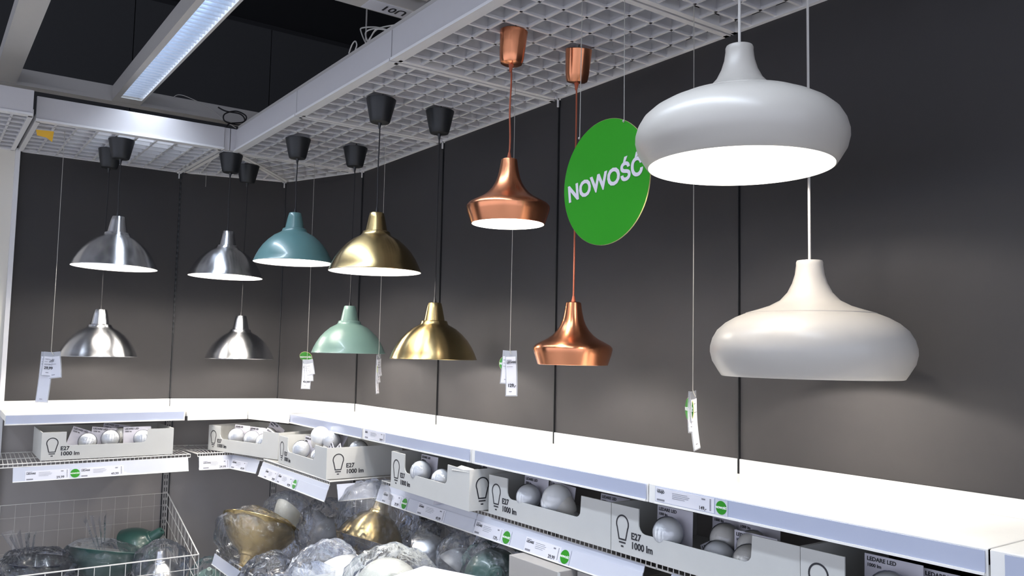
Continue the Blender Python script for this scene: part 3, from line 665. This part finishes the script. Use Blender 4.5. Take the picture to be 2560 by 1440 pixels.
k1=aty(128,878,4.55); tag_bunch(k1,'leftmost string of three white price tags beside the lower silver lamp',[(-.002,.112,.050,R_(4),R_(8),'','29,99'),(.008,.122,.062,R_(-7),R_(-12),'FOTO',''),(-.016,.238,.050,R_(3),R_(-4),'','')],rz=R_(-25))
k2=atx(768,897,1.76); tag_bunch(k2,'price tags with a green disc hanging left of the sage green lamp',[(.0,.156,.044,R_(1),R_(50),'FOTO','49,99'),(.012,.114,.042,R_(-5),R_(48),'',''),(.02,.080,.040,R_(-12),R_(40),'','')],(-.028,.010,.034,R_(50),R_(38)))
k3=atx(947,885,1.80); tag_bunch(k3,'price tags seen edge on between the sage and brass lamps',[(-.002,.180,.040,R_(1),R_(138),'',''),(.0,.130,.040,R_(-4),R_(134),'',''),(.004,.100,.040,R_(-9),R_(130),'','')],(-.01,-.07,.028,R_(146),0))
k4=atx(1275,874,1.80); tag_bunch(k4,'white price tags reading 129 with a green disc behind, below the upper copper lamp',[(.004,.163,.040,R_(-2.5),R_(30),'LEDARE','129,-'),(-.008,.120,.040,R_(4),R_(34),'','')],(-.022,-.052,.030,R_(40),0))
k5=atx(1732,975,1.80); tag_bunch(k5,'narrow twisted price tags with a green disc, left of the lower white lamp',[(.002,.162,.034,R_(-8),R_(106),'',''),(-.002,.112,.034,R_(3),R_(110),'',''),(.001,.082,.034,R_(-2),R_(114),'','')],(-.016,-.055,.033,R_(-28),R_(0)))
# short loose string at the corner
sx=aty(515,445,4.95); ls=MB().tube([(0,0,0),(.0,0,-.10)],.0012,6).build('loose_string','string'); ls.location=(sx.x,sx.y,ZC); tag(ls,'short loose string hanging from the grid near the corner','string')
# ---------------------------------------------------------------- wire baskets (sloping sides)
def basket(p,rz,W_,D_,zb,zf,lab,drop=.34,rail=None):
    """local x along the wall, y into the wall (back at y=0, front at y=-D_); rim from zb at the back to zf at the front"""
    t=empty('wire_basket',p,rz,lab,'wire basket','white wire baskets under the wire shelves')
    zbot=zf-drop
    rim=[(0,0,zb),(W_,0,zb),(W_,-D_,zf),(0,-D_,zf),(0,0,zb)]
    MB().tube([rim[0],rim[1]],.0015,8).tube([rim[1],rim[2]],.0034,8).tube([rim[2],rim[3]],.0034,8).tube([rim[3],rim[4]],.0034,8).build('rim','wire_white',t)
    mb=MB(); n=int(W_/.067)
    for i in range(n+1):
        x=W_*i/n; mb.tube([(x,-D_,zbot),(x,-D_,zf)],.0018,5); mb.tube([(x,0,zb),(x,0,zbot),(x,-D_,zbot)],.0006,4)
    n=int(D_/.067)
    for i in range(n+1):
        f=i/n; y=-D_*f; z=zb+(zf-zb)*f; mb.tube([(0,y,z),(0,y,zbot),(W_,y,zbot),(W_,y,z)],.0017,5)
    for dz in (.068,.15,.25):
        q=[(0,0,zb-dz),(W_,0,zb-dz),(W_,-D_,zf-dz),(0,-D_,zf-dz),(0,0,zb-dz)]
        for i in range(4): mb.tube([q[i],q[i+1]],.0006 if i==0 else .0018,5)
    tag(mb.build('basket_wire','wire_white',t),kind='stuff')
    if rail:
        r=MB().box((rail[0],-.003,-.052),(rail[1],0,0)).build('price_rail','rail_clear',t); r.location=(0,-D_-.006,zf-.014); r.rotation_euler=(R_(-14),0,0)
        MB().box((rail[0],-.005,-.054),(rail[1],0,-.050)).build('rail_lip','shelf_white',r)
    for sx_ in (.01,W_-.01): MB().box((sx_-.006,-D_+.01,.0),(sx_+.006,-D_+.022,zbot)).box((sx_-.006,-.03,.0),(sx_+.006,-.018,zbot)).build('leg','white_metal',t)
    return t
basket((.36,5.085,0),R_(0),.888,.68,.705,.497,'white wire basket of bagged shades at the lower left')
basket((2.045,4.285,0),-PI/2,.84,.745,.755,.535,'white wire basket at the corner with a price rail on its rim',rail=(.0,.80))
basket((2.045,3.405,0),-PI/2,.86,.745,.755,.535,'white wire basket under the gold lamps side, filled with bagged lamps',rail=(.0,.82))
# ---------------------------------------------------------------- bagged shades
def crumple(seed,rad,ctr,sc=(1,1,1),amp=.16,fr=2.6,seg=44,rings=26):
    mb=MB(); mb.sphere(1,(0,0,0),seg,rings); off=Vector((seed*3.1,seed*1.7,seed*.9))
    for i,v in enumerate(mb.v):
        n=noise.fractal(v*fr*.5+off,1.1,2.1,4); n2=abs(noise.noise(v*fr*2.2+off*2))
        k=rad*(1+amp*n-amp*.9*n2+amp*.35*(.5-abs(noise.noise(Vector((v.x*fr*5,v.y*fr*5,v.z*fr*1.6))+off))*2))
        mb.v[i]=Vector((v.x*k*sc[0]+ctr[0],v.y*k*sc[1]+ctr[1],v.z*k*sc[2]+ctr[2]))
    return mb
def bagged(p,rot,mt,lab,prof=FOTO,scale=1.0,bag=(.215,(0,0,.105),(1,1,.72)),seed=1,amp=.18,tail=None):
    t=empty('bagged_shade',p,0,lab,'lamp shade','lamp shades packed in clear plastic bags'); t.rotation_euler=rot
    P=[(r*scale,z*scale) for r,z in prof]
    MB().lathe(P,56).build('shade',mt,t); MB().lathe([(max(r-.004,.004),z) for r,z in P[:-3]],48).build('shade_lining','lining' if mt not in ('gold','dark_shade') else mt,t)
    if bag: crumple(seed,bag[0],bag[1],bag[2],amp).build('plastic_bag','plastic_bag',t)
    if tail:   # loose end of the bag: a folded fan
        a,b,wd=Vector(tail[0]),Vector(tail[1]),tail[2]; d=b-a; s_=d.cross(Vector((.3,.2,1))).normalized(); n=d.cross(s_).normalized()
        V=[];Fs=[];NU,NV=14,8
        for j in range(NV+1):
            for i in range(NU+1):
                f=j/NV; u_=(i/NU-.5)*2; V.append(a+d*f+s_*u_*wd*(.35+.65*f)*(1+.15*math.sin(i*2.3))+n*.02*math.sin(i*1.9+seed)*(.4+f)+d*.08*math.sin(i*1.3)*f)
        for j in range(NV):
            for i in range(NU):
                b0=j*(NU+1)+i; Fs.append((b0,b0+1,b0+NU+2,b0+NU+1))
        MB().add(V,Fs,sm=True).build('bag_end','plastic_bag',t)
    return t
def at_depth(x,y,d): return CAM+ray(x,y)*d
def bag_at(x,y,d,axis,mt,lab,seed,scale=1.0,br=.205,bc=.10,bs=(1,1,.72),amp=.12,tail=None,prof=FOTO,bag=True):
    """rim centre at a point of the pile, neck pointing along axis (right, up, forward)"""
    v=(cR*axis[0]+cU*axis[1]+cF*axis[2]).normalized()
    return bagged(at_depth(x,y,d),v.to_track_quat('Z','Y').to_euler(),mt,lab,prof,scale,(br,(0,0,bc),bs) if bag else None,seed,amp,tail)
bag_at(655,1306,4.0,(-.20,-.86,-.50),'gold','brass coloured shade upside down in a clear bag at the corner basket',1,1.0,.205,.08,(1.02,1.02,.68),.10)
bag_at(728,1282,4.38,(-.5,-.5,-.6),'cream_shade','cream shade in a clear bag behind the brass coloured one',2,.52,.15,.03,(1,1,.8),tail=((.0,0,-.02),(.06,.12,-.12),.09))
bag_at(925,1352,3.62,(.25,.85,.30),'gold','brass coloured shade upright in a clear bag in front of the basket divider',3,.80,.185,.09,(1,1,1),.16,tail=((.0,0,.14),(.03,.0,.25),.06))
bag_at(835,1350,3.95,(-.55,.75,.1),'grey_shade','grey shade in a clear bag between the two brass ones',4,.66,.14,.07,(1,1,1),.16)
bag_at(775,1462,3.55,(.7,.5,-.3),'dark_shade','dark blue shade in a clear bag low in the corner basket',5,.62,.135,.07,(1,1,.9))
bag_at(700,1478,3.5,(-.5,.6,-.5),'dark_shade','black shade in a clear bag under the upturned brass one',15,.6,.13,.07,(1,1,.9))
bag_at(1070,1392,3.35,(.75,.6,-.1),'silver','aluminium shade in a clear bag beside the basket divider',6,.55,.12,.06,(1,1,1),.14)
bag_at(1050,1358,3.85,(0,.9,-.3),'dark_shade','black bagged shade behind the basket divider',7,.45,.095,.045,(1,1,.9))
bag_at(850,1482,2.95,(-.75,.45,-.3),'shelf_white','white shade in a glaring clear bag at the bottom edge',8,.74,.165,.07,(1.1,1,.8),.15,tail=((.02,.05,.08),(.10,.02,.2),.12))
bag_at(970,1478,2.8,(.25,.55,-.75),'cream_shade','cream shade in a clear bag next to the white carton lid',9,.60,.14,.06,(1.1,1,.8),.15)
bag_at(1150,1428,3.15,(.5,.7,.2),'grey_shade','grey shade in a clear bag left of the cardboard cartons',10,.52,.125,.06,(1,1,1.05),.2,tail=((0,0,.1),(-.02,0,.2),.07))
bag_at(1235,1448,3.0,(.1,.4,-.8),'green_shade','dark green shade in a clear bag against the cardboard carton',11,.58,.13,.05,(1,1,1),.18)
bag_at(270,1374,4.36,(-.10,-.93,-.30),'green_shade','dark green shade lying in the left basket in a clear bag',12,1.0,.205,.06,(1.02,1.02,.6),.12,tail=((.05,.10,.0),(.02,.16,-.16),.08))
bag_at(402,1452,4.30,(.02,1,-.05),'silver','aluminium shade standing upright in the left basket',13,.66,.14,.085,(1,1,.95),.14)
bag_at(340,1376,4.50,(.80,.62,.0),'green_shade','dark olive shade at the back right of the left basket',14,.72,bag=False)
bag_at(95,1400,4.10,(-.1,-.96,-.15),'dark_shade','dark blue shade at the left end of the left basket',16,.86,.18,.04,(1,1,.6),.14,tail=((-.02,.05,.0),(.0,.1,-.13),.09))
bag_at(520,1455,4.4,(.2,.7,-.4),'sage_paint','pale green bagged shade down between the two baskets',17,.42,.10,.05,(1,1,.9),.16)
# ---------------------------------------------------------------- cardboard boxes under the right shelf
def cardbox(p,rz,W_,D_,H_,mt,lab,lid=None):
    t=empty('cardboard_box',p,rz,lab,'box','plain cardboard boxes under the shelves')
    MB().box((0,0,0),(W_,D_,H_)).build('body',mt,t,bevel=.002)
    MB().box((W_*.5-.001,-.0006,0),(W_*.5+.001,D_+.0006,H_+.0006)).build('seam','carton_edge',t)
    if lid: lettering(t,lid,.035,'ink',W_*.12,D_*.25,H_+.0008,0,rot=(0,0,0))
    return t
bx=empty('cardboard_box',(1.64,2.27,.0),R_(-90),'grey cardboard box standing under the price rail reading 29,99','box','plain cardboard boxes under the shelves')
MB().box((0,0,.35),(.255,.30,.885)).build('body','carton_grey',bx,bevel=.002)
MB().add([(.255,-.001,.885),(.268,-.001,.885),(.262,-.001,.35),(.225,-.001,.35)],[(3,2,1,0)]).build('open_flap','carton',bx)
MB().box((.0,.0,0),(.255,.30,.345)).build('lower_body','carton_grey',bx)
cardbox((1.70,1.995,.0),R_(-90),.32,.28,.885,'carton_grey','darker cardboard box right of the first, further back')
wb=cardbox(atz(1060,1414,.86),R_(-158),.36,.30,.03,'label_white','overexposed white carton lid at the bottom edge of the picture')
wb.location.z=.83
